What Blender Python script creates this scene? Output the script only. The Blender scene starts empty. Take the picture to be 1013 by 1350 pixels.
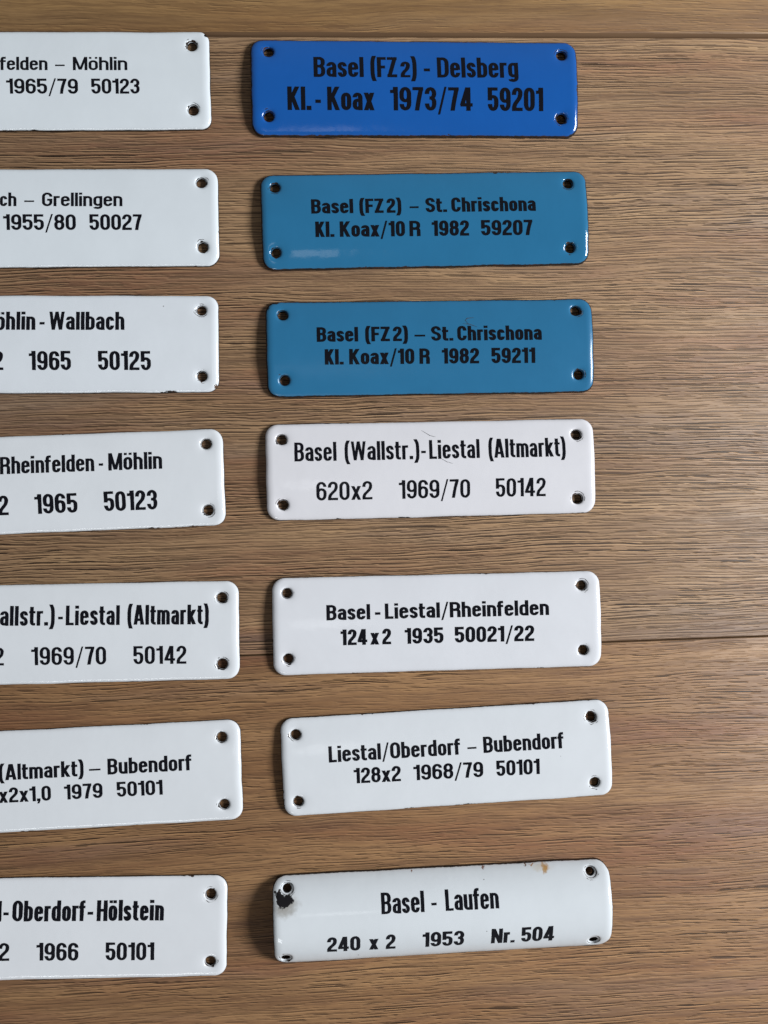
import bpy, bmesh, math, random
from mathutils import Vector, Matrix, noise
scene = bpy.context.scene

# ---------------------------------------------------------------- camera
cam_data = bpy.data.cameras.new('camera')
cam = bpy.data.objects.new('camera', cam_data)
scene.collection.objects.link(cam)
CAM = Vector((-0.02512797, -0.01041016, 0.35897105))
fw = (-CAM).normalized()
rt = fw.cross(Vector((0, 1, 0))).normalized()
up = rt.cross(fw)
cam.matrix_world = Matrix(((rt.x, up.x, -fw.x, CAM.x), (rt.y, up.y, -fw.y, CAM.y), (rt.z, up.z, -fw.z, CAM.z), (0, 0, 0, 1)))
cam_data.sensor_fit = 'VERTICAL'
cam_data.sensor_height = 24.0
cam_data.lens = 24.0 * 1415.0 / 1350.0
cam_data.clip_start = 0.01
cam_data.clip_end = 20.0
scene.camera = cam

# ---------------------------------------------------------------- light: a room lit by a window on the right
world = bpy.data.worlds.new('World')
scene.world = world
world.use_nodes = True
bg = world.node_tree.nodes['Background']
# dim room: walls a little lighter towards the window side
wt = world.node_tree
tc = wt.nodes.new('ShaderNodeTexCoord'); sx = wt.nodes.new('ShaderNodeSeparateXYZ'); wt.links.new(tc.outputs['Generated'], sx.inputs[0])
wa = wt.nodes.new('ShaderNodeMath'); wa.operation = 'MULTIPLY_ADD'; wt.links.new(sx.outputs[0], wa.inputs[0]); wa.inputs[1].default_value = 0.5; wa.inputs[2].default_value = 0.5
wb = wt.nodes.new('ShaderNodeMath'); wb.operation = 'MULTIPLY_ADD'; wt.links.new(sx.outputs[1], wb.inputs[0]); wb.inputs[1].default_value = -0.35; wt.links.new(wa.outputs[0], wb.inputs[2])
wr = wt.nodes.new('ShaderNodeMapRange'); wt.links.new(wb.outputs[0], wr.inputs[0]); wr.inputs[1].default_value = 0.0; wr.inputs[2].default_value = 1.0
wm = wt.nodes.new('ShaderNodeMix'); wm.data_type = 'RGBA'; wt.links.new(wr.outputs[0], wm.inputs[0])
wm.inputs[6].default_value = (0.62, 0.66, 0.68, 1); wm.inputs[7].default_value = (0.95, 1.0, 1.05, 1)
# zenith darkened for the plates' reflections, standing in for the photographer overhead
wz = wt.nodes.new('ShaderNodeMapRange'); wz.interpolation_type = 'SMOOTHSTEP'; wt.links.new(sx.outputs[2], wz.inputs[0])
wz.inputs[1].default_value = 0.55; wz.inputs[2].default_value = 1.0; wz.inputs[3].default_value = 1.25; wz.inputs[4].default_value = 0.40
wv = wt.nodes.new('ShaderNodeVectorMath'); wv.operation = 'SCALE'; wt.links.new(wm.outputs[2], wv.inputs[0]); wt.links.new(wz.outputs[0], wv.inputs['Scale'])
wt.links.new(wv.outputs[0], bg.inputs['Color'])
bg.inputs['Strength'].default_value = 0.20

def window_lamp(name, loc, target, sx, sy, power, col):
    l = bpy.data.lights.new(name, 'AREA')
    l.shape = 'RECTANGLE'; l.size = sx; l.size_y = sy
    l.energy = power; l.color = col
    o = bpy.data.objects.new(name, l)
    scene.collection.objects.link(o)
    o.location = loc
    o.rotation_euler = (Vector(target) - Vector(loc)).to_track_quat('-Z', 'Y').to_euler()
    return o
window_lamp('window_light', (1.60, 0.02, 1.15), (0, 0, 0), 0.75, 0.58, 61.0, (0.93, 0.97, 1.0))
window_lamp('far_window_light', (-0.40, -1.75, 1.35), (0, 0, 0), 0.50, 0.26, 3.2, (0.95, 0.98, 1.0))

window_lamp('ceiling_light', (0.02, -0.17, 2.4), (0.02, -0.17, 0), 0.165, 0.22, 0.19, (0.95, 0.98, 1.0))

scene.view_settings.view_transform = 'Standard'
scene.view_settings.look = 'None'
scene.view_settings.exposure = 0.0
scene.view_settings.gamma = 1.0

# ---------------------------------------------------------------- node helper
class NT:
    def __init__(s, name):
        s.m = bpy.data.materials.new(name); s.m.use_nodes = True
        s.t = s.m.node_tree; s.t.nodes.clear()
        s.out = s.t.nodes.new('ShaderNodeOutputMaterial')
        s.b = s.t.nodes.new('ShaderNodeBsdfPrincipled')
        s.t.links.new(s.b.outputs[0], s.out.inputs[0])
    def set(s, inp, v):
        if isinstance(v, bpy.types.NodeSocket): s.t.links.new(v, inp)
        elif v is not None:
            if hasattr(inp.default_value, '__len__') and len(inp.default_value) == 4 and len(v) == 3: v = (*v, 1)
            inp.default_value = v
    def math(s, op, a, b=None, c=None, clamp=False):
        n = s.t.nodes.new('ShaderNodeMath'); n.operation = op; n.use_clamp = clamp
        for i, v in enumerate((a, b, c)): s.set(n.inputs[i], v) if v is not None else None
        return n.outputs[0]
    def vmath(s, op, a, b=None):
        n = s.t.nodes.new('ShaderNodeVectorMath'); n.operation = op
        s.set(n.inputs[0], a)
        if b is not None: s.set(n.inputs[1], b)
        return n.outputs[1] if op in ('LENGTH', 'DISTANCE') else n.outputs[0]
    def co(s):
        return s.t.nodes.new('ShaderNodeTexCoord').outputs['Object']
    def mapping(s, v, loc=(0, 0, 0), rot=(0, 0, 0), sc=(1, 1, 1)):
        n = s.t.nodes.new('ShaderNodeMapping'); s.set(n.inputs[0], v)
        n.inputs[1].default_value = loc; n.inputs[2].default_value = rot; n.inputs[3].default_value = sc
        return n.outputs[0]
    def noise(s, v, scale=1.0, detail=2.0, rough=0.5, dist=0.0, col=False):
        n = s.t.nodes.new('ShaderNodeTexNoise'); s.set(n.inputs['Vector'], v)
        n.inputs['Scale'].default_value = scale; n.inputs['Detail'].default_value = detail
        n.inputs['Roughness'].default_value = rough; n.inputs['Distortion'].default_value = dist
        return n.outputs['Color' if col else 'Fac']
    def ramp(s, f, lo, hi, a=0.0, b=1.0, smooth=True):
        n = s.t.nodes.new('ShaderNodeMapRange'); n.interpolation_type = 'SMOOTHSTEP' if smooth else 'LINEAR'
        s.set(n.inputs[0], f); s.set(n.inputs[1], lo); s.set(n.inputs[2], hi)
        n.inputs[3].default_value = a; n.inputs[4].default_value = b
        return n.outputs[0]
    def mix(s, f, a, b, mode='MIX'):
        n = s.t.nodes.new('ShaderNodeMix'); n.data_type = 'RGBA'; n.blend_type = mode
        s.set(n.inputs[0], f); s.set(n.inputs[6], a); s.set(n.inputs[7], b)
        return n.outputs[2]
    def attr(s, name):
        n = s.t.nodes.new('ShaderNodeAttribute'); n.attribute_name = name
        return n.outputs['Fac']
    def bump(s, h, dist, strength=1.0, normal=None):
        n = s.t.nodes.new('ShaderNodeBump'); s.set(n.inputs['Height'], h)
        n.inputs['Distance'].default_value = dist; n.inputs['Strength'].default_value = strength
        if normal is not None: s.set(n.inputs['Normal'], normal)
        return n.outputs[0]

def mesh_obj(name, verts, faces, mats, parent=None, smooth=True, mat_idx=None):
    me = bpy.data.meshes.new(name)
    me.from_pydata(verts, [], faces)
    for m in (mats if isinstance(mats, (list, tuple)) else [mats]): me.materials.append(m)
    if smooth: me.shade_smooth()
    if mat_idx is not None: me.polygons.foreach_set('material_index', mat_idx)
    o = bpy.data.objects.new(name, me)
    scene.collection.objects.link(o)
    if parent is not None: o.parent = parent
    return o

# ---------------------------------------------------------------- wood
def wood(name, seed, light, mid, dark, red, pore_amt, grey, relief, fill):
    """Embossed oak decor; the grain runs along the object's x axis (metres)."""
    n = NT(name)
    p = n.mapping(n.co(), loc=(seed * 3.17, seed * 1.31, seed))
    # slow wander of the grain
    warp = n.noise(n.mapping(p, sc=(7, 16, 1)), 1.0, 3, 0.55)
    w2 = n.noise(n.mapping(p, sc=(32, 75, 1)), 1.0, 2, 0.5)
    off = n.math('ADD', n.math('MULTIPLY', n.math('SUBTRACT', warp, 0.5), 0.008), n.math('MULTIPLY', n.math('SUBTRACT', w2, 0.5), 0.0011))
    comb = n.t.nodes.new('ShaderNodeCombineXYZ'); n.set(comb.inputs[1], off)
    q = n.vmath('ADD', p, comb.outputs[0])
    bands = n.noise(n.mapping(q, sc=(5, 60, 1)), 1.0, 4, 0.6)
    mids = n.noise(n.mapping(q, sc=(16, 300, 1)), 1.0, 4, 0.62)
    fibre = n.noise(n.mapping(q, sc=(60, 1300, 1)), 1.0, 3, 0.65)
    fine = n.noise(n.mapping(q, sc=(220, 3000, 1)), 1.0, 2, 0.6)
    dens = n.ramp(n.noise(n.mapping(q, loc=(7, 0, 0), sc=(10, 85, 1)), 1.0, 3, 0.55), 0.32, 0.62, 0.35 + fill * 3, 1.0)
    jit = n.math('MULTIPLY', n.noise(n.mapping(q, loc=(5, 6, 0), sc=(17, 120, 1)), 1.0, 2.0, 0.6), 1.6)
    def lines(v, F, wdt, sx, lo, hi, ph):
        """rows of thin tapering dashes that follow the grain, each row broken in its own places"""
        s = n.t.nodes.new('ShaderNodeSeparateXYZ'); n.set(s.inputs[0], v)
        t = n.math('ADD', n.math('MULTIPLY_ADD', s.outputs[1], F, ph), jit)
        row = n.math('FLOOR', t)
        dist = n.math('ABSOLUTE', n.math('SUBTRACT', n.math('FRACT', t), 0.5))
        cv = n.t.nodes.new('ShaderNodeCombineXYZ'); n.set(cv.inputs[0], n.math('MULTIPLY', s.outputs[0], sx)); n.set(cv.inputs[1], n.math('MULTIPLY', row, 7.31))
        mk = n.ramp(n.noise(cv.outputs[0], 1.0, 2.0, 0.6), lo, hi)
        return n.ramp(n.math('SUBTRACT', n.math('MULTIPLY', mk, wdt), dist), 0.0, wdt * 0.45)
    def pores_at(v):
        a = lines(v, 480, 0.11, 50, 0.50 - fill, 0.66 - fill, 0.3)
        b = lines(v, 850, 0.17, 88, 0.48 - fill, 0.62 - fill, 0.7)
        d = lines(v, 1150, 0.22, 110, 0.48 - fill, 0.62 - fill, 0.1)
        return n.math('MAXIMUM', a, n.math('MAXIMUM', n.math('MULTIPLY', b, 0.85), n.math('MULTIPLY', d, 0.6)))
    pores = n.math('MULTIPLY', pores_at(q), dens)
    lip = n.math('MULTIPLY', pores_at(n.vmath('ADD', q, (0.0004, 0.00030, 0))), dens)      # paler streak beside each pore: embossing highlight painted into the colour
    c = n.mix(n.ramp(bands, 0.34, 0.66), mid, light)
    c = n.mix(n.math('MULTIPLY', n.ramp(n.noise(n.mapping(q, loc=(4, 4, 0), sc=(8, 70, 1)), 1.0, 3, 0.5), 0.46, 0.70), 0.75), c, red)
    c = n.mix(n.math('MULTIPLY', n.ramp(n.noise(n.mapping(q, loc=(14, 1, 0), sc=(9, 90, 1)), 1.0, 3, 0.5), 0.50, 0.74), grey), c, (0.20, 0.16, 0.145))
    c = n.mix(n.math('MULTIPLY', n.ramp(mids, 0.42, 0.70), 0.42), c, dark)
    c = n.mix(n.math('MULTIPLY', n.ramp(fibre, 0.40, 0.70), 0.50), c, dark)
    c = n.mix(n.math('MULTIPLY', n.ramp(fine, 0.45, 0.75), 0.30), c, dark)
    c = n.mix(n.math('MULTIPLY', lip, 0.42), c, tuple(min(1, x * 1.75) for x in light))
    c = n.mix(n.math('MULTIPLY', pores, pore_amt), c, tuple(x * 0.20 for x in dark))
    n.set(n.b.inputs['Base Color'], c)
    n.set(n.b.inputs['Roughness'], n.ramp(fibre, 0.3, 0.7, 0.40, 0.54))
    n.b.inputs['Specular IOR Level'].default_value = 0.26
    hh = n.math('SUBTRACT', n.math('ADD', n.math('MULTIPLY', fibre, 0.45), n.math('MULTIPLY', fine, 0.15)), n.math('MULTIPLY', pores, 0.7))
    hh = n.math('ADD', hh, n.math('MULTIPLY', mids, 0.4))
    n.set(n.b.inputs['Normal'], n.bump(hh, 0.00020 * relief, 1.0))
    return n.m

PL_ANG = math.radians(1.72)
SEAM = NT('painted_bevel'); SEAM.b.inputs['Roughness'].default_value = 0.8; SEAM.b.inputs['Specular IOR Level'].default_value = 0.1
SEAM.set(SEAM.b.inputs['Base Color'], SEAM.mix(SEAM.noise(SEAM.mapping(SEAM.co(), sc=(30, 900, 1)), 1, 3, 0.6), (0.085, 0.047, 0.025), (0.15, 0.086, 0.045)))
WOODS = {
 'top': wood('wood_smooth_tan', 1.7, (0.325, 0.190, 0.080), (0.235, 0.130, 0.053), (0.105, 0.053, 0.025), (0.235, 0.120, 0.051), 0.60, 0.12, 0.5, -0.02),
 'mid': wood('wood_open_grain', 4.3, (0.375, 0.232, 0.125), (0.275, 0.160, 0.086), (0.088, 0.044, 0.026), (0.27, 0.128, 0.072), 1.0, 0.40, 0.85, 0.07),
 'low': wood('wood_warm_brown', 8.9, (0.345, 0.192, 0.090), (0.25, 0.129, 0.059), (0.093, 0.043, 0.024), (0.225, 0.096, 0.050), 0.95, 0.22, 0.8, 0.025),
}

def plank(parent, y0, y1, b0, b1, mat, x0=-0.75, x1=0.75, depth=0.008):
    """Board from y0 (near edge) to y1 (far edge) in floor coordinates with eased long edges b0, b1 (metres)."""
    prof = [(y0, -depth)]
    for k in range(5):
        a = k / 4 * math.pi / 2
        prof.append((y0 + b0 * (1 - math.sin(a)), -b0 * 0.55 * (1 - math.cos(math.pi / 2 - a)) ) if False else (y0 + b0 * (1 - math.cos(a)), -b0 * 0.55 * (1 - math.sin(a))))
    for k in range(5):
        a = (4 - k) / 4 * math.pi / 2
        prof.append((y1 - b1 * (1 - math.cos(a)), -b1 * 0.55 * (1 - math.sin(a))))
    prof.append((y1, -depth))
    v = []
    for x in (x0, x1):
        for (y, z) in prof: v.append((x, y, z))
    m = len(prof)
    f = [(i, m + i, m + i + 1, i + 1) for i in range(m - 1)]
    f.append(tuple(range(m))); f.append(tuple(reversed(range(m, 2 * m)))); f.append((m - 1, 2 * m - 1, m, 0))
    o = mesh_obj('plank', v, f, [mat, SEAM.m], parent, smooth=False)
    for i, p in enumerate(o.data.polygons):
        if p.normal.z < 0.97 : p.material_index = 1
    o.data.shade_smooth()
    for p in o.data.polygons:
        if len(p.vertices) > 4 or abs(p.normal.z) < 0.02: p.use_smooth = False
    return o

base = NT('underlay'); base.b.inputs['Base Color'].default_value = (0.035, 0.022, 0.014, 1); base.b.inputs['Roughness'].default_value = 0.9
floor = mesh_obj('floor', [(-.76, -.66, -.0085), (.76, -.66, -.0085), (.76, .62, -.0085), (-.76, .62, -.0085)], [(0, 1, 2, 3)], base.m)
floor['kind'] = 'structure'
floor.rotation_euler = (0, 0, PL_ANG)
c_, s_ = math.cos(PL_ANG), math.sin(PL_ANG)
def floor_y(x, y): return -s_ * x + c_ * y
S1 = floor_y(0.0716, 0.1637); S2 = floor_y(0.0739, -0.0440)
W = S1 - S2
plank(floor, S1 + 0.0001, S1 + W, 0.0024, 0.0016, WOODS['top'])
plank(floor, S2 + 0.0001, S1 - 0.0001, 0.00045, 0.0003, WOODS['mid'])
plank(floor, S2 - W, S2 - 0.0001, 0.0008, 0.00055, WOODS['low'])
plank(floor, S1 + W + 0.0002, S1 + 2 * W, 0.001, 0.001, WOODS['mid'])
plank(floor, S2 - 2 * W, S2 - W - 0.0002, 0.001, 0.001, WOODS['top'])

# plate: centre x, y (mm), angle (deg), width, height, bow (mm), hole centres, words (text, u0, v0, u1, v1, cap height)
DATA = {'L1': (-113.6, 142.32, 1.85, 110.7, 33.1, 1.4, [(49.57, 11.41), (49.45, -10.26)],
        [('Rhein', -24.39, 2.9, -13.33, 2.89, 4.52), ('felden', -12.75, 2.89, 2.43, 2.87, 4.53), ('–', 4.88, 2.87, 7.97, 2.87, 4.54),
         ('Möhlin', 10.65, 2.86, 28.35, 2.84, 4.55), ('1965/79', -10.99, -4.92, 12.12, -4.98, 4.98), ('50123', 16.47, -4.99, 32.17, -5.03, 5.0)]),
 'L2': (-110.6, 96.66, 1.5, 110.7, 32.7, 1.4, [(49.83, 11.39), (49.9, -10.23)],
        [('ch', -15.47, 3.48, -10.17, 3.46, 4.63), ('–', -7.67, 3.45, -4.5, 3.44, 4.63), ('Grellingen', -1.96, 3.43, 24.04, 3.32, 4.64),
         ('1955/80', -14.51, -4.36, 8.82, -4.5, 5.18), ('50027', 13.25, -4.52, 30.22, -4.62, 5.21)]),
 'L3': (-110.39, 54.88, 0.85, 110.7, 32.3, 1.4, [(49.75, 11.04), (49.76, -10.87)],
        [('Möhlin', -21.39, 4.44, -4.0, 4.42, 6.05), ('-', -2.67, 4.42, -1.04, 4.42, 6.06), ('Wallbach', 0.42, 4.41, 24.72, 4.39, 6.09),
         ('2', -17.79, -8.7, -14.39, -8.72, 6.22), ('1965', -6.15, -8.74, 7.34, -8.79, 6.24), ('50125', 16.07, -8.82, 33.15, -8.89, 6.27)]),
 'L4': (-108.33, 9.08, 2.51, 110.7, 32.0, 1.4, [(49.78, 10.97), (49.62, -10.8)],
        [('Rheinfelden', -16.73, 3.59, 13.42, 3.45, 5.66), ('-', 14.86, 3.44, 16.28, 3.43, 5.67), ('Möhlin', 17.92, 3.43, 35.34, 3.34, 5.69),
         ('2', -17.79, -9.79, -14.53, -9.8, 6.38), ('1965', -6.19, -9.81, 7.54, -9.84, 6.4), ('50123', 16.0, -9.86, 33.25, -9.9, 6.44)]),
 'L5': (-103.29, -39.9, 0.93, 110.7, 32.4, 1.4, [(49.77, 10.71), (49.69, -11.02)],
        [('(Wallstr.)', -28.91, 3.13, -4.07, 2.8, 6.38), ('-', -2.96, 2.78, -1.48, 2.76, 6.4), ('Liestal', -0.51, 2.75, 16.73, 2.52, 6.4),
         ('(Altmarkt)', 19.26, 2.49, 45.55, 2.13, 6.44), ('620x2', -38.91, -9.57, -20.37, -9.83, 5.85),
         ('1969/70', -11.66, -9.95, 12.23, -10.28, 5.89), ('50142', 21.03, -10.4, 38.06, -10.64, 5.93)]),
 'L6': (-102.27, -86.89, 2.24, 110.7, 32.8, 1.4, [(49.24, 10.86), (49.29, -10.97)],
        [('(Altmarkt)', -22.25, 0.83, 4.6, 0.86, 5.08), ('–', 6.36, 0.86, 9.99, 0.86, 5.1), ('Bubendorf', 12.25, 0.87, 39.24, 0.89, 5.11),
         ('x2x1,0', -22.52, -6.4, -6.02, -6.46, 4.85), ('1979', -1.81, -6.47, 10.4, -6.51, 4.87), ('50101', 14.98, -6.53, 29.66, -6.58, 4.89)]),
 'L7': (-106.85, -135.05, -0.42, 110.7, 32.7, 1.4, [(49.93, 10.42), (50.01, -11.27)],
        [('Liestal', -33.17, 3.17, -16.55, 3.0, 6.45), ('-', -16.07, 3.0, -14.4, 2.98, 6.47), ('Oberdorf', -13.21, 2.97, 9.9, 2.74, 6.49),
         ('-', 10.67, 2.73, 12.45, 2.72, 6.52), ('Hölstein', 13.51, 2.7, 34.97, 2.49, 6.54), ('2', -17.28, -9.65, -13.97, -9.69, 5.83),
         ('1966', -5.42, -9.81, 7.88, -9.99, 5.86), ('50101', 16.51, -10.11, 31.98, -10.32, 5.89)]),
 'R1': (10.64, 143.39, 1.34, 110.9, 32.8, 2.2, [(-49.36, 11.79), (50.12, 11.33), (-49.66, -10.11), (49.46, -10.46)],
        [('Basel', -34.36, 2.75, -17.6, 2.8, 7.15), ('(FZ~2)', -15.3, 2.81, 0.71, 2.85, 7.18), ('-', 2.74, 2.86, 4.79, 2.86, 7.2),
         ('Delsberg', 7.24, 2.87, 34.91, 2.95, 7.23), ('Kl.', -43.31, -8.25, -35.35, -8.25, 7.72), ('-', -34.01, -8.25, -32.19, -8.25, 7.73),
         ('Koax', -30.03, -8.25, -14.25, -8.25, 7.74), ('1973/74', -8.89, -8.25, 19.01, -8.25, 7.79), ('59201', 24.19, -8.25, 43.18, -8.25, 7.83)]),
 'R2': (14.14, 98.64, 2.16, 110.7, 32.2, 2.2, [(-50.4, 11.35), (48.87, 11.34), (-50.82, -10.45), (48.71, -10.65)],
        [('Basel', -38.59, 2.01, -24.58, 1.97, 4.96), ('(FZ~2)', -22.5, 1.96, -8.05, 1.91, 4.97), ('–', -5.62, 1.9, -2.6, 1.89, 4.98),
         ('St.', -0.28, 1.88, 6.95, 1.86, 5.0), ('Chrischona', 8.47, 1.85, 37.19, 1.75, 5.02), ('Kl.', -37.48, -5.78, -31.16, -5.83, 5.12),
         ('Koax/10', -29.34, -5.84, -7.51, -6.02, 5.13), ('R', -6.0, -6.03, -2.29, -6.06, 5.13), ('1982', 1.55, -6.09, 14.13, -6.2, 5.14),
         ('59207', 18.23, -6.23, 35.75, -6.37, 5.16)]),
 'R3': (15.81, 55.38, 1.54, 110.5, 32.0, 2.2, [(-49.53, 11.3), (49.48, 11.65), (-49.38, -10.47), (49.78, -10.09)],
        [('Basel', -38.37, 1.98, -24.61, 1.92, 4.97), ('(FZ~2)', -22.23, 1.91, -7.57, 1.85, 4.98), ('–', -5.73, 1.84, -2.17, 1.82, 4.99),
         ('St.', -0.15, 1.81, 7.28, 1.78, 5.0), ('Chrischona', 8.67, 1.78, 37.32, 1.65, 5.02), ('Kl.', -35.89, -5.61, -29.62, -5.65, 5.12),
         ('Koax/10', -27.78, -5.66, -6.02, -5.81, 5.13), ('R', -4.29, -5.82, -0.82, -5.85, 5.14), ('1982', 3.26, -5.87, 15.82, -5.96, 5.16),
         ('59211', 20.03, -5.99, 34.89, -6.09, 5.17)]),
 'R4': (15.97, 14.36, 1.52, 110.7, 32.1, 1.8, [(-49.95, 10.84), (49.28, 10.63), (-49.9, -10.87), (49.1, -11.14)],
        [('Basel', -45.79, 3.37, -31.89, 3.35, 6.35), ('(Wallstr.)', -29.15, 3.34, -4.22, 3.3, 6.38), ('-', -3.56, 3.3, -2.04, 3.29, 6.39),
         ('Liestal', -0.86, 3.29, 16.07, 3.26, 6.4), ('(Altmarkt)', 19.1, 3.26, 45.33, 3.21, 6.44), ('620x2', -38.82, -9.66, -20.3, -9.74, 6.15),
         ('1969/70', -11.43, -9.77, 12.53, -9.87, 6.18), ('50142', 21.28, -9.91, 38.15, -9.97, 6.22)]),
 'R5': (18.04, -36.98, 1.19, 110.2, 32.2, 1.8, [(-50.12, 11.02), (48.83, 11.3), (-50.06, -10.52), (48.8, -10.43)],
        [('Basel', -37.25, 1.8, -22.78, 1.79, 5.05), ('-', -21.17, 1.78, -19.38, 1.78, 5.07), ('Liestal/Rheinfelden', -17.87, 1.78, 37.21, 1.72, 5.1),
         ('124~x~2', -32.72, -6.54, -15.25, -6.62, 5.23), ('1935', -11.46, -6.64, 1.46, -6.7, 5.25), ('50021/22', 5.27, -6.71, 32.04, -6.84, 5.28)]),
 'R6': (21.25, -81.78, 2.84, 110.3, 32.3, 1.8, [(-50.12, 10.72), (48.95, 10.56), (-50.26, -11.16), (48.96, -11.33)],
        [('Liestal/Oberdorf', -39.61, 1.16, 4.04, 1.05, 5.28), ('–', 6.46, 1.05, 9.46, 1.04, 5.3), ('Bubendorf', 11.8, 1.04, 38.85, 0.97, 5.32),
         ('128x2', -31.71, -6.26, -16.16, -6.48, 5.12), ('1968/79', -11.95, -6.54, 11.31, -6.88, 5.15),
         ('50101', 15.77, -6.94, 30.34, -7.15, 5.18)]),
 'R7': (19.37, -132.18, 1.76, 111.6, 28.7, 6.8, [(-51.01, 10.81), (49.44, 11.0), (-52.1, -11.73), (49.9, -11.54)],
        [('Basel', -20.61, 2.12, -6.62, 2.06, 6.32), ('-', -4.32, 2.05, -2.58, 2.05, 6.34), ('Laufen', 0.28, 2.04, 17.89, 1.97, 6.35),
         ('240', -38.58, -9.98, -27.81, -10.07, 5.51), ('x', -24.94, -10.09, -21.93, -10.12, 5.54), ('2', -19.45, -10.14, -16.29, -10.16, 5.54),
         ('1953', -7.49, -10.24, 6.21, -10.35, 5.58), ('Nr.', 15.2, -10.43, 23.06, -10.49, 5.64), ('504', 25.19, -10.51, 36.13, -10.6, 5.67)])}

# ---------------------------------------------------------------- enamel
def enamel(name, col, seed, edge_dark, chip, specks, spots=(), gloss=0.11, iron=(0.022, 0.018, 0.016), rusty=0.2, mottle=0.03):
    """Vitreous enamel over iron. The mesh carries edge_mm and hole_mm (distance to rim / hole)."""
    n = NT(name)
    co = n.co()
    p = n.vmath('ADD', co, (seed * 0.37, seed * 0.19, 0))
    e = n.attr('edge_mm'); hd = n.attr('hole_mm')
    big = n.noise(p, 60, 3, 0.55)
    c = n.mix(n.ramp(big, 0.3, 0.7), col, tuple(x * (1 - mottle) for x in col))
    c = n.mix(n.math('MULTIPLY', n.ramp(n.noise(n.mapping(p, sc=(18, 320, 1)), 1, 2, 0.5), 0.45, 0.75), mottle), c, tuple(x * 0.85 for x in col))
    # tiny pin-hole specks
    vor = n.t.nodes.new('ShaderNodeTexVoronoi'); n.set(vor.inputs['Vector'], p); vor.inputs['Scale'].default_value = 190
    vr = n.t.nodes.new('ShaderNodeSeparateColor'); n.set(vr.inputs[0], vor.outputs['Color'])
    sp = n.math('MULTIPLY', n.ramp(vor.outputs['Distance'], 0.030, 0.055, 1, 0), n.ramp(vr.outputs[0], 1 - specks, 1 - specks + 0.01))
    c = n.mix(n.math('MULTIPLY', sp, 0.75), c, (0.10, 0.085, 0.075))
    # chips: rim and holes
    cn = n.noise(p, 620, 4, 0.62)
    cn2 = n.noise(n.vmath('ADD', p, (3, 1, 0)), 95, 3, 0.6)
    base_reach = n.math('MULTIPLY', n.ramp(cn, 0.3, 0.7, 0.75, 1.2), edge_dark)
    knock = n.math('MULTIPLY', n.math('MULTIPLY', n.ramp(cn2, 0.58, 0.72), n.ramp(cn, 0.40, 0.60)), chip * 1.8)
    m_edge = n.ramp(n.math('SUBTRACT', e, n.math('ADD', base_reach, knock)), -0.05, 0.05, 1, 0)
    hn = n.noise(n.vmath('ADD', p, (7, 2, 0)), 330, 3, 0.6)
    hreach = n.math('ADD', 0.12, n.math('MULTIPLY', n.ramp(hn, 0.52, 0.68), 0.42))
    m_hole = n.ramp(n.math('SUBTRACT', hd, n.math('MULTIPLY', hreach, n.ramp(cn, 0.36, 0.62, 0.4, 1.2))), -0.05, 0.05, 1, 0)
    # crescent cracks round the screw holes
    ring = n.ramp(n.math('ABSOLUTE', n.math('SUBTRACT', hd, n.ramp(hn, 0.3, 0.7, 0.35, 0.95, False))), 0.05, 0.15, 1, 0)
    m_ring = n.math('MULTIPLY', ring, n.ramp(n.noise(n.vmath('ADD', p, (1, 9, 0)), 260, 2, 0.5), 0.56, 0.62))
    iron_mask = n.math('MAXIMUM', m_edge, n.math('MAXIMUM', m_hole, m_ring))
    ic = n.mix(n.math('MULTIPLY', n.ramp(n.noise(p, 260, 3, 0.6), 0.45, 0.65), rusty), iron, (0.16, 0.055, 0.018))
    # marks with a shape of their own
    wob = n.noise(n.mapping(p, sc=(1, 1, 0)), 480, 4, 0.65, col=True)
    wv = n.vmath('MULTIPLY', n.vmath('SUBTRACT', wob, (0.5, 0.5, 0.5)), (0.0042, 0.0042, 0))
    sw = n.vmath('ADD', co, wv)
    soft_m = None
    for (u, v, ru, rv, ang, colr, amt, soft, hard) in spots:
        mp = n.mapping(n.vmath('SUBTRACT', sw, (u / 1000, v / 1000, 0)), rot=(0, 0, 0), sc=(1, 1, 0))
        if ang:
            r = n.t.nodes.new('ShaderNodeVectorRotate'); r.rotation_type = 'Z_AXIS'; n.set(r.inputs['Vector'], mp); r.inputs['Angle'].default_value = -ang; mp = r.outputs[0]
        d = n.vmath('LENGTH', n.vmath('MULTIPLY', mp, (1000 / ru, 1000 / rv, 0)))
        m = n.math('MULTIPLY', n.ramp(d, 1 - soft, 1 + soft * 0.5, 1, 0), amt)
        if hard: c = n.mix(m, c, colr); soft_m = m if soft_m is None else n.math('MAXIMUM', soft_m, m)
        else: c = n.mix(m, c, colr)
    c = n.mix(iron_mask, c, ic)
    n.set(n.b.inputs['Base Color'], c)
    rough_mask = iron_mask if soft_m is None else n.math('MAXIMUM', iron_mask, soft_m)
    n.set(n.b.inputs['Roughness'], n.ramp(rough_mask, 0, 1, gloss, 0.65, False))
    n.set(n.b.inputs['Specular IOR Level'], n.ramp(rough_mask, 0, 1, 0.55, 0.15, False))
    # slight orange peel of fired glass
    peel = n.math('ADD', n.math('MULTIPLY', n.noise(p, 140, 2, 0.5), 0.7), n.math('MULTIPLY', n.noise(p, 700, 1, 0.5), 0.05))
    hgt = n.math('SUBTRACT', peel, n.math('MULTIPLY', rough_mask, 0.5))
    n.set(n.b.inputs['Normal'], n.bump(hgt, 0.00010, 1.0))
    return n.m

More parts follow.
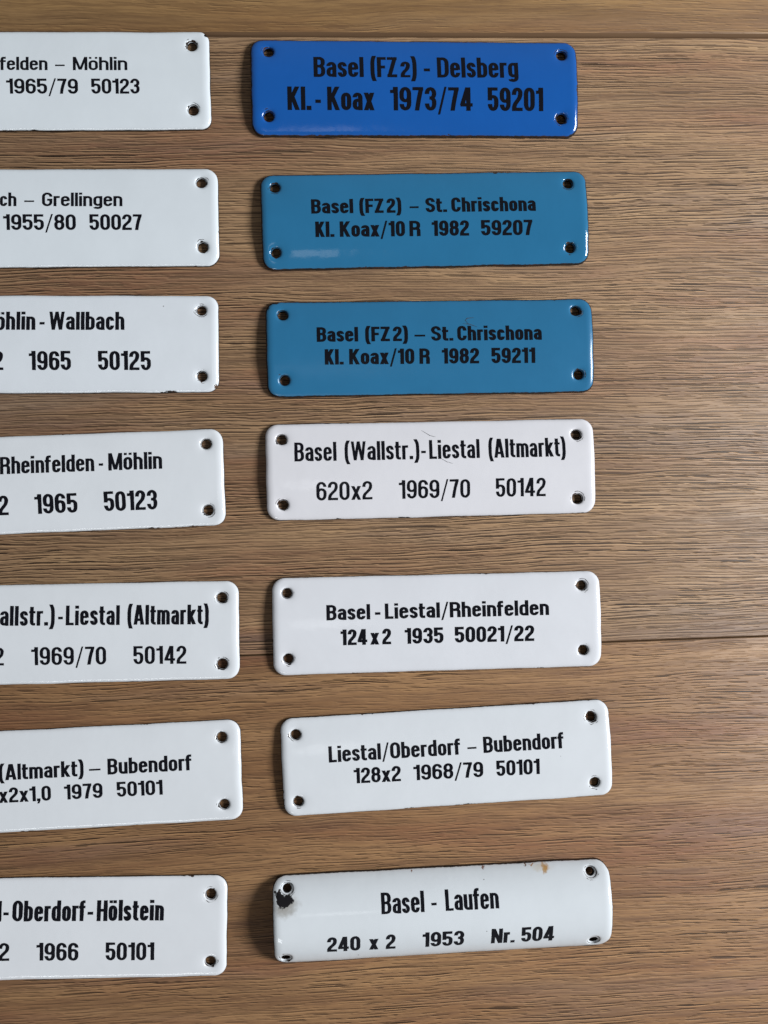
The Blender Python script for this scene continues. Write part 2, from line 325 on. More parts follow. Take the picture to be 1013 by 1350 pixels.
backm = NT('dark_ground_coat'); backm.b.inputs['Base Color'].default_value = (0.016, 0.014, 0.014, 1); backm.b.inputs['Roughness'].default_value = 0.45
_p = backm.co()
backm.set(backm.b.inputs['Base Color'], backm.mix(backm.ramp(backm.noise(_p, 300, 3, 0.6), 0.45, 0.7), (0.016, 0.014, 0.014), (0.055, 0.032, 0.02)))
inkm = NT('black_enamel'); inkm.b.inputs['Base Color'].default_value = (0.006, 0.006, 0.009, 1); inkm.b.inputs['Roughness'].default_value = 0.2
inkm.b.inputs['Specular IOR Level'].default_value = 0.25
scrm = NT('scratch_dirt'); scrm.b.inputs['Base Color'].default_value = (0.03, 0.028, 0.03, 1); scrm.b.inputs['Roughness'].default_value = 0.7

# ---------------------------------------------------------------- lettering: a condensed grotesque drawn with strokes
XH = 0.745
def glyph(ch, w, a, b):
    """w = body width, a/b = half stroke thickness across/along; cap height is 1. Returns stroke paths (pts, closed, scale)."""
    L, R, T, B = a, w - a, 1 - b, b
    X = XH - b
    rx = max((R - L) / 2, 0.001); ry = 0.22; r2 = 0.17
    c = w / 2
    def P(*pts): return (list(pts), False, 1.0)
    def Cl(*pts): return (list(pts), True, 1.0)
    def dot(x, y, h=0.18): return ([(x, y), (x, y + h)], False, 1.08)
    D = {}
    if ch in '0O': return [Cl((L, B, rx, ry), (R, B, rx, ry), (R, T, rx, ry), (L, T, rx, ry))]
    if ch == '1': return [P((R, 0), (R, 1)), P((0.0, .80), (R - a * .2, .80, .12, .14), (R - a * .2, 1.0))]
    if ch == '2': return [P((L, .68), (L, T, rx, ry), (R, T, rx, ry), (R, .60, .1, .16), (L, .24, .1, .12), (L, .0)), P((0, B), (w, B))]
    if ch == '3': return [P((L, .70), (L, T, rx, ry), (R, T, rx, ry), (R, .53, rx, r2), (c - a * .5, .53)), P((c - a * .5, .53), (R, .53, rx, r2), (R, B, rx, ry), (L, B, rx, ry), (L, .30))]
    if ch == '4':
        s = w - a - .09
        return [P((s, 0), (s, 1)), P((s - a * .3, 1), (a * .8, .24)), P((0, .25), (w, .25))]
    if ch == '5': return [P((w - .03, T), (L - a * .9, T)), P((L, 1), (L, .44)), P((L, .50), (L, .60, rx, .12), (R, .60, rx, r2), (R, B, rx, ry), (L, B, rx, ry), (L, .29))]
    if ch == '6': return [Cl((L, B, rx, ry), (R, B, rx, ry), (R, .59, rx, r2), (L, .59, rx, r2)), P((R, .73), (R, T, rx, ry), (L, T, rx, ry), (L, .3))]
    if ch == '9': return [Cl((L, T, rx, ry), (R, T, rx, ry), (R, .41, rx, r2), (L, .41, rx, r2)), P((L, .27), (L, B, rx, ry), (R, B, rx, ry), (R, .7))]
    if ch == '7': return [P((0, T), (w, T)), P((R, T), (c + .02, .42, .1, .2), (c - .05, 0))]
    if ch == '8': return [Cl((L, B, rx, ry), (R, B, rx, ry), (R, .53, rx, r2), (L, .53, rx, r2)), Cl((L + .012, .53, rx, r2), (R - .012, .53, rx, r2), (R - .012, T, rx, ry), (L + .012, T, rx, ry))]
    if ch == '/': return [([(a * .5, -.16), (w - a * .5, 1.02)], False, .5)]
    if ch == 'x': return [P((a, 0), (w - a, XH)), P((w - a, 0), (a, XH))]
    if ch == '-': return [P((0, .37), (w, .37))]
    if ch == '–': return [([(0, .36), (w, .36)], False, .72)]
    if ch == '.': return [dot(a, 0)]
    if ch == ',': return [dot(a, 0), ([(a * 1.4, .02), (a * .6, -.16)], False, .6)]
    if ch == '(': return [P((w - a * .7, 1.06), (L, .82, .05, .22), (L, .06, .05, .22), (w - a * .7, -.19))]
    if ch == ')': return [P((a * .7, 1.06), (R, .82, .05, .22), (R, .06, .05, .22), (a * .7, -.19))]
    if ch == 'B': return [P((L, 0), (L, 1)), P((L, T), (R - .012, T, rx, .16), (R - .012, .53, rx, .16), (L, .53)), P((L, .53), (R, .53, rx, .18), (R, B, rx, .18), (L, B))]
    if ch == 'F': return [P((L, 0), (L, 1)), P((L, T), (w, T)), P((L, .5), (w * .9, .5))]
    if ch == 'Z': return [P((0, T), (w, T)), P((w - a * 1.1, T), (a * 1.1, B)), P((0, B), (w, B))]
    if ch == 'D': return [P((L, 0), (L, 1)), P((L, T), (R, T, rx, ry), (R, B, rx, ry), (L, B))]
    if ch == 'K': return [P((L, 0), (L, 1)), P((w - a * 1.05, 1), (L + a * .2, .36)), P((L + (R - L) * .35, .56), (w - a, 0))]
    if ch == 'R': return [P((L, 0), (L, 1)), P((L, T), (R - .01, T, rx, .18), (R - .01, .49, rx, .18), (L, .49)), P((c - .03, .49), (R, .49, rx * .8, .14), (R, 0))]
    if ch == 'L': return [P((L, 0), (L, 1)), P((L, B), (w, B))]
    if ch == 'H': return [P((L, 0), (L, 1)), P((R, 0), (R, 1)), P((L, .52), (R, .52))]
    if ch == 'M': return [P((L, 0), (L, 1)), P((R, 0), (R, 1)), ([(L + a * .2, 1), (c - a * .1, .04)], False, .9), ([(R - a * .2, 1), (c + a * .1, .04)], False, .9)]
    if ch == 'N': return [P((L, 0), (L, 1)), P((R, 0), (R, 1)), P((L + a * .1, 1), (R - a * .1, 0))]
    if ch == 'S': return [P((R, .70), (R, T, rx, ry), (L, T, rx, ry), (L, .57, rx, .16), (R, .46, rx, .16), (R, B, rx, ry), (L, B, rx, ry), (L, .29))]
    if ch == 'G': return [P((R, .69), (R, T, rx, ry), (L, T, rx, ry), (L, B, rx, ry), (R, B, rx, ry), (R, .50)), P((c, .47), (w, .47))]
    if ch == 'C': return [P((R, .67), (R, T, rx, ry), (L, T, rx, ry), (L, B, rx, ry), (R, B, rx, ry), (R, .33))]
    if ch == 'A': return [P((a * .95, 0), (c - a * .25, 1)), P((w - a * .95, 0), (c + a * .25, 1)), P((w * .24, .25), (w * .76, .25))]
    if ch == 'W':
        k = .86
        return [([(a * .95, 1), (w * .27, 0)], False, k), ([(w * .27, 0), (c, 1)], False, k), ([(c, 1), (w * .73, 0)], False, k), ([(w * .73, 0), (w - a * .95, 1)], False, k)]
    if ch == 'a': return [P((L, .54), (L, X, rx, .15), (R, X, rx, .15), (R, 0)), P((R, .42), (L, .42, rx, .15), (L, B, rx, .14), (R, B + .02, rx, .12), (R, .2))]
    if ch in 'bp': return [P((L, 0), (L, 1)), P((L, .5), (L, X, rx, .13), (R, X, rx, .17), (R, B, rx, .17), (L, B, rx, .13), (L, .25))]
    if ch == 'c': return [P((R, .50), (R, X, rx, .17), (L, X, rx, .17), (L, B, rx, .17), (R, B, rx, .17), (R, .25))]
    if ch == 'd': return [P((R, 0), (R, 1)), P((R, .5), (R, X, rx, .13), (L, X, rx, .17), (L, B, rx, .17), (R, B, rx, .13), (R, .25))]
    if ch == 'e': return [P((R, .24), (R, B, rx, .17), (L, B, rx, .17), (L, X, rx, .17), (R, X, rx, .17), (R, .375)), ([(L, .375 + b * .6), (R + a * .0, .375 + b * .6)], False, .9)]
    if ch == 'f': return [P((w, T), (.02 + a, T, .1, .14), (.02 + a, 0)), ([(0 - .03, XH - b), (w, XH - b)], False, .9)]
    if ch == 'g': return [P((R, XH), (R, -.2 + b, rx, .14), (L, -.2 + b, rx, .12), (L, -.07)), P((R, .5), (R, X, rx, .13), (L, X, rx, .17), (L, B + .02, rx, .17), (R, B + .02, rx, .13), (R, .25))]
    if ch == 'h': return [P((L, 0), (L, 1)), P((L, .5), (L, X, rx, .12), (R, X, rx, .16), (R, 0))]
    if ch == 'i': return [P((L, 0), (L, XH)), dot(L, .845, .155)]
    if ch == 'k': return [P((L, 0), (L, 1)), P((w - a, XH), (L + a * .2, .27)), P((L + (R - L) * .33, .42), (w - a, 0))]
    if ch == 'l': return [P((L, 0), (L, 1))]
    if ch == 'm':
        r = (c - L) / 2
        return [P((L, 0), (L, XH)), P((L, .5), (L, X, r, .12), (c, X, r, .15), (c, 0)), P((c, .5), (c, X, r, .12), (R, X, r, .15), (R, 0))]
    if ch == 'n': return [P((L, 0), (L, XH)), P((L, .5), (L, X, rx, .12), (R, X, rx, .16), (R, 0))]
    if ch in 'oö':
        s = [Cl((L, B, rx, .17), (R, B, rx, .17), (R, X, rx, .17), (L, X, rx, .17))]
        if ch == 'ö': s += [([(L + .02, .855), (L + .02, .99)], False, .85), ([(R - .02, .855), (R - .02, .99)], False, .85)]
        return s
    if ch == 'r': return [P((L, 0), (L, XH)), P((L, .48), (L, X, .10, .15), (w, X))]
    if ch == 's': return [P((R, .52), (R, X, rx, .15), (L, X, rx, .15), (L, .43, rx, .12), (R, .335, rx, .12), (R, B, rx, .15), (L, B, rx, .15), (L, .23))]
    if ch == 't': return [P((.03 + a, .95), (.03 + a, B, .1, .13), (w, B)), ([(0 - .01, XH - b), (w, XH - b)], False, .9)]
    if ch == 'u': return [P((R, 0), (R, XH)), P((L, XH), (L, B, rx, .16), (R, B, rx, .12), (R, .25))]
    return []
WID = {'0': .44, 'O': .48, '1': .29, '2': .43, '3': .43, '4': .46, '5': .43, '6': .44, '7': .40, '8': .44, '9': .44, '/': .34, 'x': .42, '-': .2, '–': .5,
       '(': .24, ')': .24, 'B': .47, 'F': .40, 'Z': .44, 'D': .48, 'K': .50, 'R': .49, 'L': .38, 'H': .50, 'M': .64, 'N': .54, 'S': .46, 'G': .48, 'C': .47,
       'A': .52, 'W': .72, 'a': .40, 'b': .42, 'c': .38, 'd': .42, 'e': .41, 'f': .27, 'g': .42, 'h': .42, 'k': .43, 'm': .64, 'n': .42, 'o': .41, 'ö': .41,
       'r': .29, 's': .37, 't': .28, 'u': .42}

def smooth_path(pts, closed):
    n = len(pts); out = []
    for i, p in enumerate(pts):
        if len(p) == 2 or (not closed and i in (0, n - 1)):
            out.append((p[0], p[1])); continue
        A = pts[(i - 1) % n]; C = pts[(i + 1) % n]
        def reach(q):
            dx, dy = q[0] - p[0], q[1] - p[1]; l = math.hypot(dx, dy) or 1e-6
            ux, uy = dx / l, dy / l
            lim = l * (0.5 if (len(q) == 4) else 1.0)
            r = 1 / math.sqrt((ux / max(p[2], 1e-3)) ** 2 + (uy / max(p[3], 1e-3)) ** 2)
            r = min(r, lim)
            return (ux * r, uy * r)
        ra, rc = reach(A), reach(C)
        for k in range(8):
            t = k / 7 * math.pi / 2
            s1, s2 = 1 - math.sin(t), 1 - math.cos(t)
            out.append((p[0] + ra[0] * s1 + rc[0] * s2, p[1] + ra[1] * s1 + rc[1] * s2))
    res = []
    for q in out:
        if not res or math.hypot(q[0] - res[-1][0], q[1] - res[-1][1]) > 1e-4: res.append(q)
    if closed and math.hypot(res[0][0] - res[-1][0], res[0][1] - res[-1][1]) < 1e-4: res.pop()
    # subdivide long straights so the paint can follow the curved plate
    fin = []
    m = len(res)
    for i in range(m if closed else m - 1):
        q, r = res[i], res[(i + 1) % m]
        l = math.hypot(r[0] - q[0], r[1] - q[1]); k = max(1, int(l / 0.12))
        for j in range(k): fin.append((q[0] + (r[0] - q[0]) * j / k, q[1] + (r[1] - q[1]) * j / k))
    if not closed: fin.append(res[-1])
    return fin

def ribbon(pts, closed, a, b):
    """Offset a centre line to both sides with an elliptical pen; open ends are cut square to the axes."""
    pts = smooth_path(pts, closed); m = len(pts); left = []; right = []
    for i in range(m):
        if closed: p0, p1 = pts[i - 1], pts[(i + 1) % m]
        else: p0, p1 = pts[max(i - 1, 0)], pts[min(i + 1, m - 1)]
        dx, dy = p1[0] - p0[0], p1[1] - p0[1]; l = math.hypot(dx, dy) or 1e-9
        nx, ny = -dy / l, dx / l
        h = math.sqrt((a * nx) ** 2 + (b * ny) ** 2)
        if not closed and i in (0, m - 1):
            if abs(dy) > abs(dx) * 0.8: ox, oy = math.copysign(h / abs(nx), nx), 0
            else: ox, oy = 0, math.copysign(h / abs(ny), ny)
        else:
            ox, oy = a * a * nx / h, b * b * ny / h
            s = h / math.hypot(ox, oy) if False else 1
            # keep thickness on straight diagonals
            k = (ox * nx + oy * ny)
            ox, oy = nx * k, ny * k
        left.append((pts[i][0] + ox, pts[i][1] + oy)); right.append((pts[i][0] - ox, pts[i][1] - oy))
    return left, right

def layout(word, width, a, b, gap):
    """Advance positions so that the word fills `width` (in cap heights)."""
    fixed = 0; var = 0
    for ch in word:
        if ch in 'li': fixed += 2 * a
        elif ch in '.,': fixed += 2.1 * a
        elif ch == '~': var += .10
        else: var += WID[ch]
    var += gap * (len(word) - 1)
    s = (width - fixed) / var if var else 1
    x = 0; res = []
    for ch in word:
        if ch == '~': x += .10 * s; continue
        w = 2 * a if ch in 'li' else (2.1 * a if ch in '.,' else WID[ch] * s)
        res.append((ch, x, w)); x += w + gap * s
    return res

# ---------------------------------------------------------------- plates
class Surf:
    """Height of the enamel face over the floor, local millimetres."""
    def __init__(s, w, h, sag, holes, seed, R=4.2, rim=1.05, dish=0.30, hr=1.72):
        s.hw, s.hh, s.sag, s.holes, s.seed, s.R, s.rim, s.dish = w / 2, h / 2, sag, holes, seed, R, rim, dish
        s.rad = (s.hh ** 2 + sag ** 2) / (2 * sag) if sag > 0 else 1e9
        s.hr = hr
        s.hs = [math.sqrt(max(1 - (b / s.rad) ** 2, .1)) for a, b in holes]
    def hdist(s, u, v):
        return min(math.hypot(u - a, (v - b) / k) - s.hr for (a, b), k in zip(s.holes, s.hs))
    def edge(s, u, v):
        du, dv = s.hw - abs(u), s.hh - abs(v); R = s.R
        if du < R and dv < R: return R - math.hypot(R - du, R - dv)
        return min(du, dv)
    def z(s, u, v, roll=True):
        vv = min(abs(v), s.hh)
        z = 1.6 + math.sqrt(max(s.rad ** 2 - vv * vv, 0)) - (s.rad - s.sag)
        z += 0.10 * noise.noise(Vector((u * .035 + s.seed * 7, v * .05, s.seed))) + 0.022 * noise.noise(Vector((u * .02, v * .22 + s.seed, 3.3)))
        if roll:
            d = max(s.edge(u, v), 0); a_, b_ = s.R - (s.hw - abs(u)), s.R - (s.hh - abs(v))
            if a_ > 0 and b_ > 0: t = a_ * a_ / (a_ * a_ + b_ * b_)
            else: t = 1.0 if a_ > 0 else 0.0
            rim = 1.3 + 1.1 * t; drop = 0.78 + 0.35 * t
            if d < rim: z -= drop * (1 - math.sqrt(max(1 - (1 - d / rim) ** 2, 0)))
            for i, (a, b) in enumerate(s.holes):
                q = math.hypot(u - a, (v - b) / s.hs[i]) - s.hr
                if q < 3.0: z -= s.dish * math.exp(-max(q, 0) / 0.8)
                if q < 0.75: z -= 0.42 * (1 - math.sqrt(max(1 - (1 - max(q, 0) / 0.75) ** 2, 0)))
        return z

def lines_1d(half, R, marks, step):
    """Grid coordinates from -half to half, crowded towards the rim, with exact marks for the hole blocks."""
    fixed = []
    for d in (0, .06, .16, .32, .55, .85, 1.2, 1.7, 2.4, 3.2, R): fixed += [-half + d, half - d]
    blocks = []
    for m in marks: blocks.append((m - 2.9, m + 2.9))
    fixed = [f for f in fixed if not any(b0 - 0.12 < f < b1 + 0.12 for b0, b1 in blocks)]
    nb = 8
    for b0, b1 in blocks:
        for k in range(nb + 1): fixed.append(b0 + (b1 - b0) * k / nb)
    fixed.sort()
    out = [fixed[0]]
    for f in fixed[1:]:
        g = f - out[-1]
        if g > step * 1.5:
            k = int(math.ceil(g / step)); s = out[-1]
            for j in range(1, k): out.append(s + g * j / k)
        out.append(f)
    return out

def build_plate(name, key, mat, style):
    cx, cy, ang, w, h, sag, holes, words = DATA[key]
    if len(holes) == 2: holes = [(-(w / 2 - 6.1), holes[0][1]), holes[0], (-(w / 2 - 6.1), holes[1][1]), holes[1]]
    seed = (ord(key[0]) * 7 + int(key[1]) * 13) % 29 + 1.0
    S = Surf(w, h, sag, holes, seed, R=style.get('R', 4.2), dish=style.get('dish', .30), hr=style.get('hr', 1.72 + .05 * math.sin(seed * 5)))
    root = bpy.data.objects.new(name, None); scene.collection.objects.link(root)
    root.empty_display_size = 0.01
    root.location = (cx / 1000, cy / 1000, 0.0); root.rotation_euler = (0, 0, math.radians(ang))
    # hole columns may differ slightly between the two rows: grid uses per-hole blocks via shearing of block marks
    us = lines_1d(S.hw, S.R, [(holes[0][0] + holes[2][0]) / 2, (holes[1][0] + holes[3][0]) / 2], .8)
    vs = lines_1d(S.hh, S.R, [(holes[2][1] + holes[3][1]) / 2, (holes[0][1] + holes[1][1]) / 2], .8)
    cu = [(holes[0][0] + holes[2][0]) / 2, (holes[1][0] + holes[3][0]) / 2]
    cv = [(holes[2][1] + holes[3][1]) / 2, (holes[0][1] + holes[1][1]) / 2]
    real = {(0, 0): holes[2], (1, 0): holes[3], (0, 1): holes[0], (1, 1): holes[1]}
    ecode = []
    verts2 = []; idx = {}; nu, nv = len(us), len(vs)
    def inside(i, j):
        for a in (0, 1):
            for b in (0, 1):
                if abs(us[i] - cu[a]) < 2.9 - 1e-4 and abs(vs[j] - cv[b]) < 2.9 - 1e-4: return True
        return False
    def place(u, v):
        # round the corners, then a little hand-cut waviness of the outline
        R = S.R; au, av = abs(u), abs(v)
        iu, iv = S.hw - R, S.hh - R
        if au > iu and av > iv:
            a, b = (au - iu) / R, (av - iv) / R; m = max(a, b); l = math.hypot(a, b)
            if l > 0: au, av = iu + R * m * a / l, iv + R * m * b / l
        u, v = math.copysign(au, u), math.copysign(av, v)
        return u, v
    V = []; E = []; Hm = []
    def add(u, v, roll=True, zoff=0.0):
        e = max(S.edge(u, v), 0)
        z = S.z(u, v) + zoff
        k = max(0, 1 - e / 6)
        du = 0.16 * k * noise.noise(Vector((v * .16, seed * 3 + (9 if u > 0 else 0), 0))) + 0.05 * k * noise.noise(Vector((v * .9, seed + (5 if u > 0 else 0), 4)))
        dv = 0.20 * k * noise.noise(Vector((u * .07, seed * 5 + (9 if v > 0 else 0), 2))) + 0.05 * k * noise.noise(Vector((u * .8, seed + (5 if v > 0 else 0), 7)))
        V.append(((u + du) / 1000, (v + dv) / 1000, z / 1000)); E.append(e)
        Hm.append(abs(S.hdist(u, v)))
        return len(V) - 1
    for j in range(nv):
        for i in range(nu):
            if not inside(i, j): idx[i, j] = add(*place(us[i], vs[j]))
    F = []
    for j in range(nv - 1):
        for i in range(nu - 1):
            q = [(i, j), (i + 1, j), (i + 1, j + 1), (i, j + 1)]
            if all(c in idx for c in q):
                mu, mv = (us[i] + us[i + 1]) / 2, (vs[j] + vs[j + 1]) / 2
                if any(abs(mu - a) < 2.9 and abs(mv - b) < 2.9 for a in cu for b in cv): continue
                F.append(tuple(idx[c] for c in q))
    hole_rings = []
    for (a, b), (hu, hv) in real.items():
        I = [i for i in range(nu) if abs(us[i] - cu[a]) < 2.9 + 1e-4]; J = [j for j in range(nv) if abs(vs[j] - cv[b]) < 2.9 + 1e-4]
        loop = [(i, J[0]) for i in I] + [(I[-1], j) for j in J[1:]] + [(i, J[-1]) for i in reversed(I[:-1])] + [(I[0], j) for j in reversed(J[1:-1])]
        prev = [idx[c] for c in loop]
        base = [place(us[i], vs[j]) for i, j in loop]
        for t in (.3, .55, .72, .82, .90, .96, 1.0):
            ring = []
            for (bu, bv), (i, j) in zip(base, loop):
                an = math.atan2(vs[j] - cv[b], us[i] - cu[a])
                rr = S.hr * (1 + 0.03 * noise.noise(Vector((math.cos(an) * 1.3 + hu, math.sin(an) * 1.3 + hv, seed))))
                tu, tv = hu + rr * math.cos(an), hv + rr * math.sin(an) * math.sqrt(max(1 - (hv / S.rad) ** 2, .1))
                u, v = bu + (tu - bu) * t, bv + (tv - bv) * t
                ring.append(add(u, v))
                if t == 1.0: Hm[-1] = 0
            m = len(ring)
            for k in range(m): F.append((prev[k], prev[(k + 1) % m], ring[(k + 1) % m], ring[k]))
            prev = ring
        hole_rings.append((prev, hu, hv))
    ntop = len(V)
    per = [(i, 0) for i in range(nu)] + [(nu - 1, j) for j in range(1, nv)] + [(i, nv - 1) for i in range(nu - 2, -1, -1)] + [(0, j) for j in range(nv - 2, 0, -1)]
    rim = [idx[c] for c in per]
    MI = [0] * len(F)
    TH = 1.5
    # underside follows the face
    for k in range(ntop):
        x, y, z = V[k]; V.append((x, y, max(z - TH / 1000, 0.00012))); E.append(0); Hm.append(0)
    for f in list(F[:len(MI)]): F.append(tuple(reversed([i + ntop for i in f]))); MI.append(1)
    m = len(rim)
    for k in range(m): F.append((rim[(k + 1) % m], rim[k], rim[k] + ntop, rim[(k + 1) % m] + ntop)); MI.append(1)
    for ring, hu, hv in hole_rings:
        m = len(ring); lip = []
        for k in range(m):     # glaze runs a little way into the hole
            x, y, z = V[ring[k]]; t = style.get('lip', .06); V.append((x + (hu / 1000 - x) * t, y + (hv / 1000 - y) * t, z - 0.0004)); E.append(9); Hm.append(style.get('lip_mm', .5)); lip.append(len(V) - 1)
            x, y, z = V[ring[k] + ntop]; V[ring[k] + ntop] = (x + (hu / 1000 - x) * t * 1.6, y + (hv / 1000 - y) * t * 1.6, z - 0.0002)
        for k in range(m):
            k2 = (k + 1) % m
            F.append((ring[k], ring[k2], lip[k2], lip[k])); MI.append(0)
            F.append((lip[k], lip[k2], ring[k2] + ntop, ring[k] + ntop)); MI.append(1)
    body = mesh_obj('enamel_panel', V, F, [mat, backm.m], root, True, MI)
    me = body.data
    at = me.attributes.new('edge_mm', 'FLOAT', 'POINT'); at.data.foreach_set('value', E)
    at = me.attributes.new('hole_mm', 'FLOAT', 'POINT'); at.data.foreach_set('value', Hm)
    bm = bmesh.new(); bm.from_mesh(me)
    for e in bm.edges:
        if len(e.link_faces) == 2 and e.link_faces[0].material_index != e.link_faces[1].material_index: e.smooth = False
    bm.to_mesh(me); bm.free()
    # lettering, one mesh per word
    base_a = style.get('a', .088); base_b = style.get('b', .066); rough = style.get('rough', 0.0); gap = style.get('gap', .055)
    for (word, u0, v0, u1, v1, cap) in words:
        A, Bb = base_a, base_b
        if cap < style.get('wide_below', 0): A, Bb = style['wa'], style['wb']
        width = math.hypot(u1 - u0, v1 - v0) / cap
        ca, sa = (u1 - u0) / (width * cap), (v1 - v0) / (width * cap)
        LV = []; LF = []; sc = 0
        for (ch, x, gw) in layout(word, width, A, Bb, gap):
            g_dx = 0.012 * rough * random.uniform(-1, 1); g_dy = 0.012 * rough * random.uniform(-1, 1)
            small = 0.78 if (style.get('small2') and ch == '2' and 'Z' in word) else 1.0
            for pts, closed, k in glyph(ch, gw, A, Bb):
                lf, rg = ribbon(pts, closed, A * k, Bb * k)
                s0 = len(LV)
                for q in range(len(lf)):
                    for (gx, gy) in (lf[q], ((lf[q][0] + rg[q][0]) / 2, (lf[q][1] + rg[q][1]) / 2), rg[q]):
                        X = x + gx + g_dx; Y = gy * small + g_dy
                        if rough:
                            nv_ = noise.noise_vector(Vector((X * 6 + seed, Y * 6, u0 * .3))) * 0.018 * rough
                            X += nv_.x; Y += nv_.y
                        X *= cap; Y *= cap
                        u = u0 + X * ca - Y * sa; v = v0 + X * sa + Y * ca
                        LV.append((u / 1000, v / 1000, (S.z(u, v) + 0.035 + 0.0015 * (sc % 9)) / 1000))
                sc += 1
                m = len(lf)
                for q in range(m if closed else m - 1):
                    r = (q + 1) % m
                    for c in (0, 1):
                        LF.append((s0 + q * 3 + c, s0 + r * 3 + c, s0 + r * 3 + c + 1, s0 + q * 3 + c + 1))
        o = mesh_obj('lettering', LV, LF, inkm.m, root)
        bm = bmesh.new(); bm.from_mesh(o.data)
        for f in bm.faces:
            if f.normal.z < 0: f.normal_flip()
        bm.to_mesh(o.data); bm.free()
    # fine scratches in the glaze
    for pts, wd in style.get('scratches', ()):
        LV = []; LF = []
        P2 = []
        for i in range(len(pts) - 1):
            for k in range(6): P2.append(tuple(pts[i][c] + (pts[i + 1][c] - pts[i][c]) * k / 6 for c in (0, 1)))
        P2.append(pts[-1])
        for i, (u, v) in enumerate(P2):
            a, b = P2[max(i - 1, 0)], P2[min(i + 1, len(P2) - 1)]
            l = math.hypot(b[0] - a[0], b[1] - a[1]); nx, ny = -(b[1] - a[1]) / l, (b[0] - a[0]) / l
            t = 1.5 * wd * (0.35 + 0.65 * math.sin(math.pi * i / (len(P2) - 1))) * random.uniform(.6, 1.1)
            for s in (-1, 1):
                LV.append(((u + nx * t * s) / 1000, (v + ny * t * s) / 1000, (S.z(u, v) + .06) / 1000))
        for i in range(len(P2) - 1): LF.append((2 * i, 2 * i + 1, 2 * i + 3, 2 * i + 2))
        o = mesh_obj('scratch', LV, LF, scrm.m, root)
        bm = bmesh.new(); bm.from_mesh(o.data)
        for f in bm.faces:
            if f.normal.z < 0: f.normal_flip()
        bm.to_mesh(o.data); bm.free()
    return root

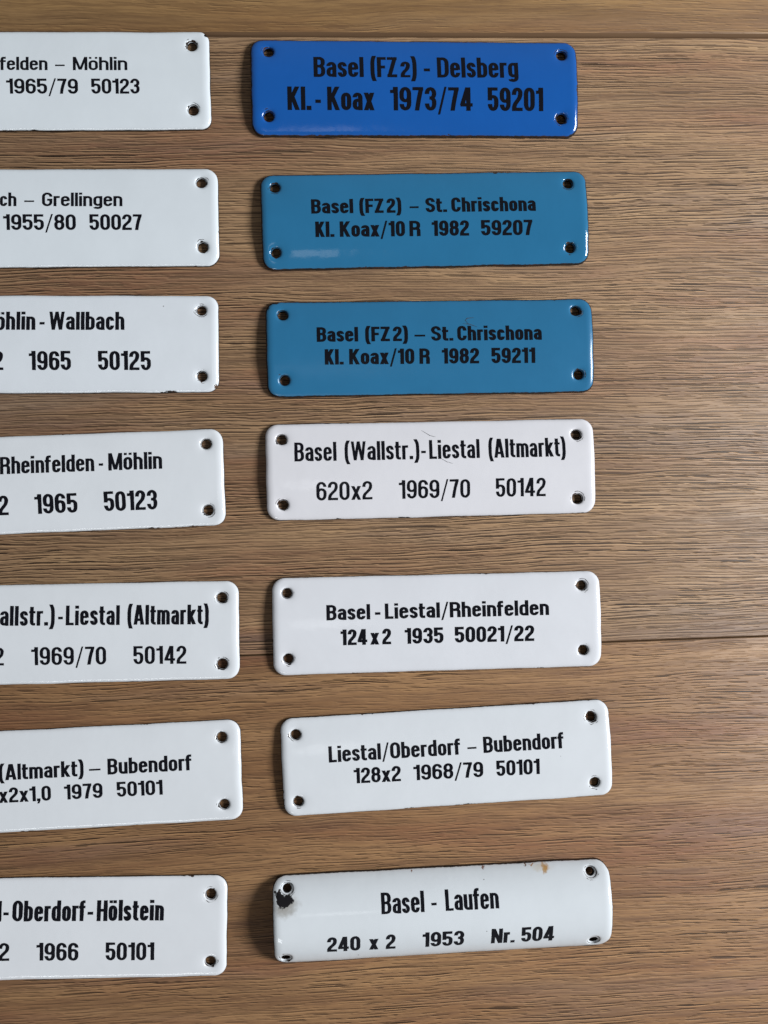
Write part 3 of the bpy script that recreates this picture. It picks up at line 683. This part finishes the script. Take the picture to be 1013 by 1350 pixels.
random.seed(4)
WHITE = (0.68, 0.695, 0.72); BLUE = (0.009, 0.092, 0.355); TEAL = (0.023, 0.150, 0.295)
RUST = (0.28, 0.12, 0.03); BLK = (0.008, 0.007, 0.008)
PLATES = [
 ('R1', BLUE, dict(gloss=.13, edge=.42, chip=.25, specks=.02, mottle=.05), dict(a=.095, b=.071, small2=True),
  'deep blue enamel plate with black lettering, above the two teal blue plates', ()),
 ('R2', TEAL, dict(gloss=.08, edge=.40, chip=.25, specks=.03, mottle=.05), dict(a=.120, b=.086),
  'teal blue enamel plate numbered 59207, just below the deep blue plate', ()),
 ('R3', TEAL, dict(gloss=.24, edge=.40, chip=.25, specks=.02, mottle=.05),
  dict(a=.120, b=.086, scratches=[([(14.5, 9.6), (12.2, 9.4), (11.6, 8.6)], .07), ([(10.8, 7.6), (13, 7.3), (15.4, 6.4)], .07), ([(11.4, 8.9), (12.6, 7.4)], .05)]),
  'teal blue enamel plate numbered 59211 with small scratches above its text', ()),
 ('R4', WHITE, dict(edge=.10, chip=.22, specks=.06),
  dict(a=.084, b=.064, rough=.45, gap=.065, scratches=[([(-3.2, 13), (-.4, 11.2), (1.5, 10.7)], .05), ([(3, 3.4), (4.8, 2.3), (7, 1.6)], .04)]),
  'white enamel plate lettered Basel (Wallstr.)-Liestal (Altmarkt), just below the two teal plates', ()),
 ('R5', WHITE, dict(edge=.10, chip=.22, specks=.04), dict(a=.115, b=.084),
  'white enamel plate lettered Basel-Liestal/Rheinfelden, 124x2 1935 50021/22', ()),
 ('R6', WHITE, dict(edge=.16, chip=.55, specks=.04), dict(a=.106, b=.077),
  'tilted white enamel plate lettered Liestal/Oberdorf – Bubendorf with a chipped rim', ()),
 ('R7', WHITE, dict(edge=.22, chip=.12, specks=.12),
  dict(a=.092, b=.062, rough=.5, dish=.1, lip=.28, lip_mm=2.0, hr=2.05, wide_below=6.0, wa=.113, wb=.084),
  'strongly bowed white enamel plate lettered Basel - Laufen, black chip by one hole', None),
 ('L1', WHITE, dict(edge=.08, chip=.15, specks=.06), dict(a=.100, b=.075, R=3.4),
  'white enamel plate with a nicked corner, left of the deep blue plate', None),
 ('L2', WHITE, dict(edge=.10, chip=.30, specks=.04), dict(a=.102, b=.076),
  'white enamel plate lettered Grellingen, 1955/80 50027', ()),
 ('L3', WHITE, dict(edge=.09, chip=.35, specks=.06), dict(a=.098, b=.070, rough=.6),
  'white enamel plate lettered Wallbach, 1965 50125, with a chipped lower right corner', None),
 ('L4', WHITE, dict(edge=.08, chip=.20, specks=.06), dict(a=.096, b=.070, rough=.6),
  'white enamel plate lettered Rheinfelden-Möhlin, 1965 50123, under the Wallbach plate', ()),
 ('L5', WHITE, dict(edge=.06, chip=.16, specks=.06), dict(a=.090, b=.066, rough=.45, gap=.065),
  'white enamel plate left of the Liestal/Rheinfelden plate', ()),
 ('L6', WHITE, dict(edge=.08, chip=.18, specks=.06), dict(a=.106, b=.077),
  'white enamel plate lettered (Altmarkt) – Bubendorf, x2x1,0 1979 50101', ()),
 ('L7', WHITE, dict(edge=.09, chip=.28, specks=.04), dict(a=.098, b=.070, rough=.6),
  'white enamel plate lettered Oberdorf-Hölstein, 1966 50101', ()),
]
for n_, (key, col, mk, style, label, spots) in enumerate(PLATES):
    hw, hh = DATA[key][3] / 2, DATA[key][4] / 2
    if key == 'R7':
        hu, hv = DATA[key][6][0]
        spots = [(hu - .5, hv - 4.9, 4.2, 3.2, .35, (0.30, 0.28, 0.25), .85, .75, False),
                 (hu - .9, hv - 3.3, 3.0, 1.9, .2, BLK, 1, .12, True), (hu - 2.6, hv - 1.6, 1.3, 1.7, 0, BLK, 1, .15, True),
                 (34.8, hh - 1.1, 1.3, 1.0, 0, (.42, .19, .035), .95, .6, False), (34.2, hh - 2.1, .7, .8, 0, (.42, .22, .06), .8, .6, False), (30, hh - .6, .8, .4, 0, (.33, .14, .03), .9, .4, False), (33.5, hh - 1.2, 3.4, 1.1, 0, (.50, .36, .18), .35, .9, False),
                 (-10, hh - .7, .5, .3, 0, (.16, .05, .02), .9, .4, False), (14, hh - .9, .4, .3, 0, (.16, .05, .02), .9, .3, False), (28, hh - .5, .7, .3, 0, (.12, .05, .02), .9, .3, False)]
    elif key == 'L1': spots = [(hw - 1.0, hh - 1.4, 1.1, .55, -.6, BLK, 1, .2, True)]
    elif key == 'L3': spots = [(hw - .9, -hh + 1.0, 1.5, .9, .8, (.10, .06, .04), 1, .25, True)]
    tint = {'R4': (.700, .682, .708), 'L1': (.655, .690, .720), 'L2': (.655, .690, .722), 'L3': (.670, .695, .730), 'R5': (.69, .69, .72), 'R7': (.665, .690, .715), 'L7': (.69, .70, .725)}
    face = tint.get(key, col)
    mat = enamel('enamel_' + ('white', 'blue', 'teal')[0 if col == WHITE else (1 if col == BLUE else 2)], face, n_ * 1.7 + 1, mk['edge'], mk['chip'], mk['specks'], spots or (), mottle=mk.get('mottle', .03), gloss=mk.get('gloss', .11))
    root = build_plate('enamel_plate', key, mat, style)
    root['label'] = label; root['category'] = 'plate'
    root['group'] = 'enamel cable plates laid out in two columns'
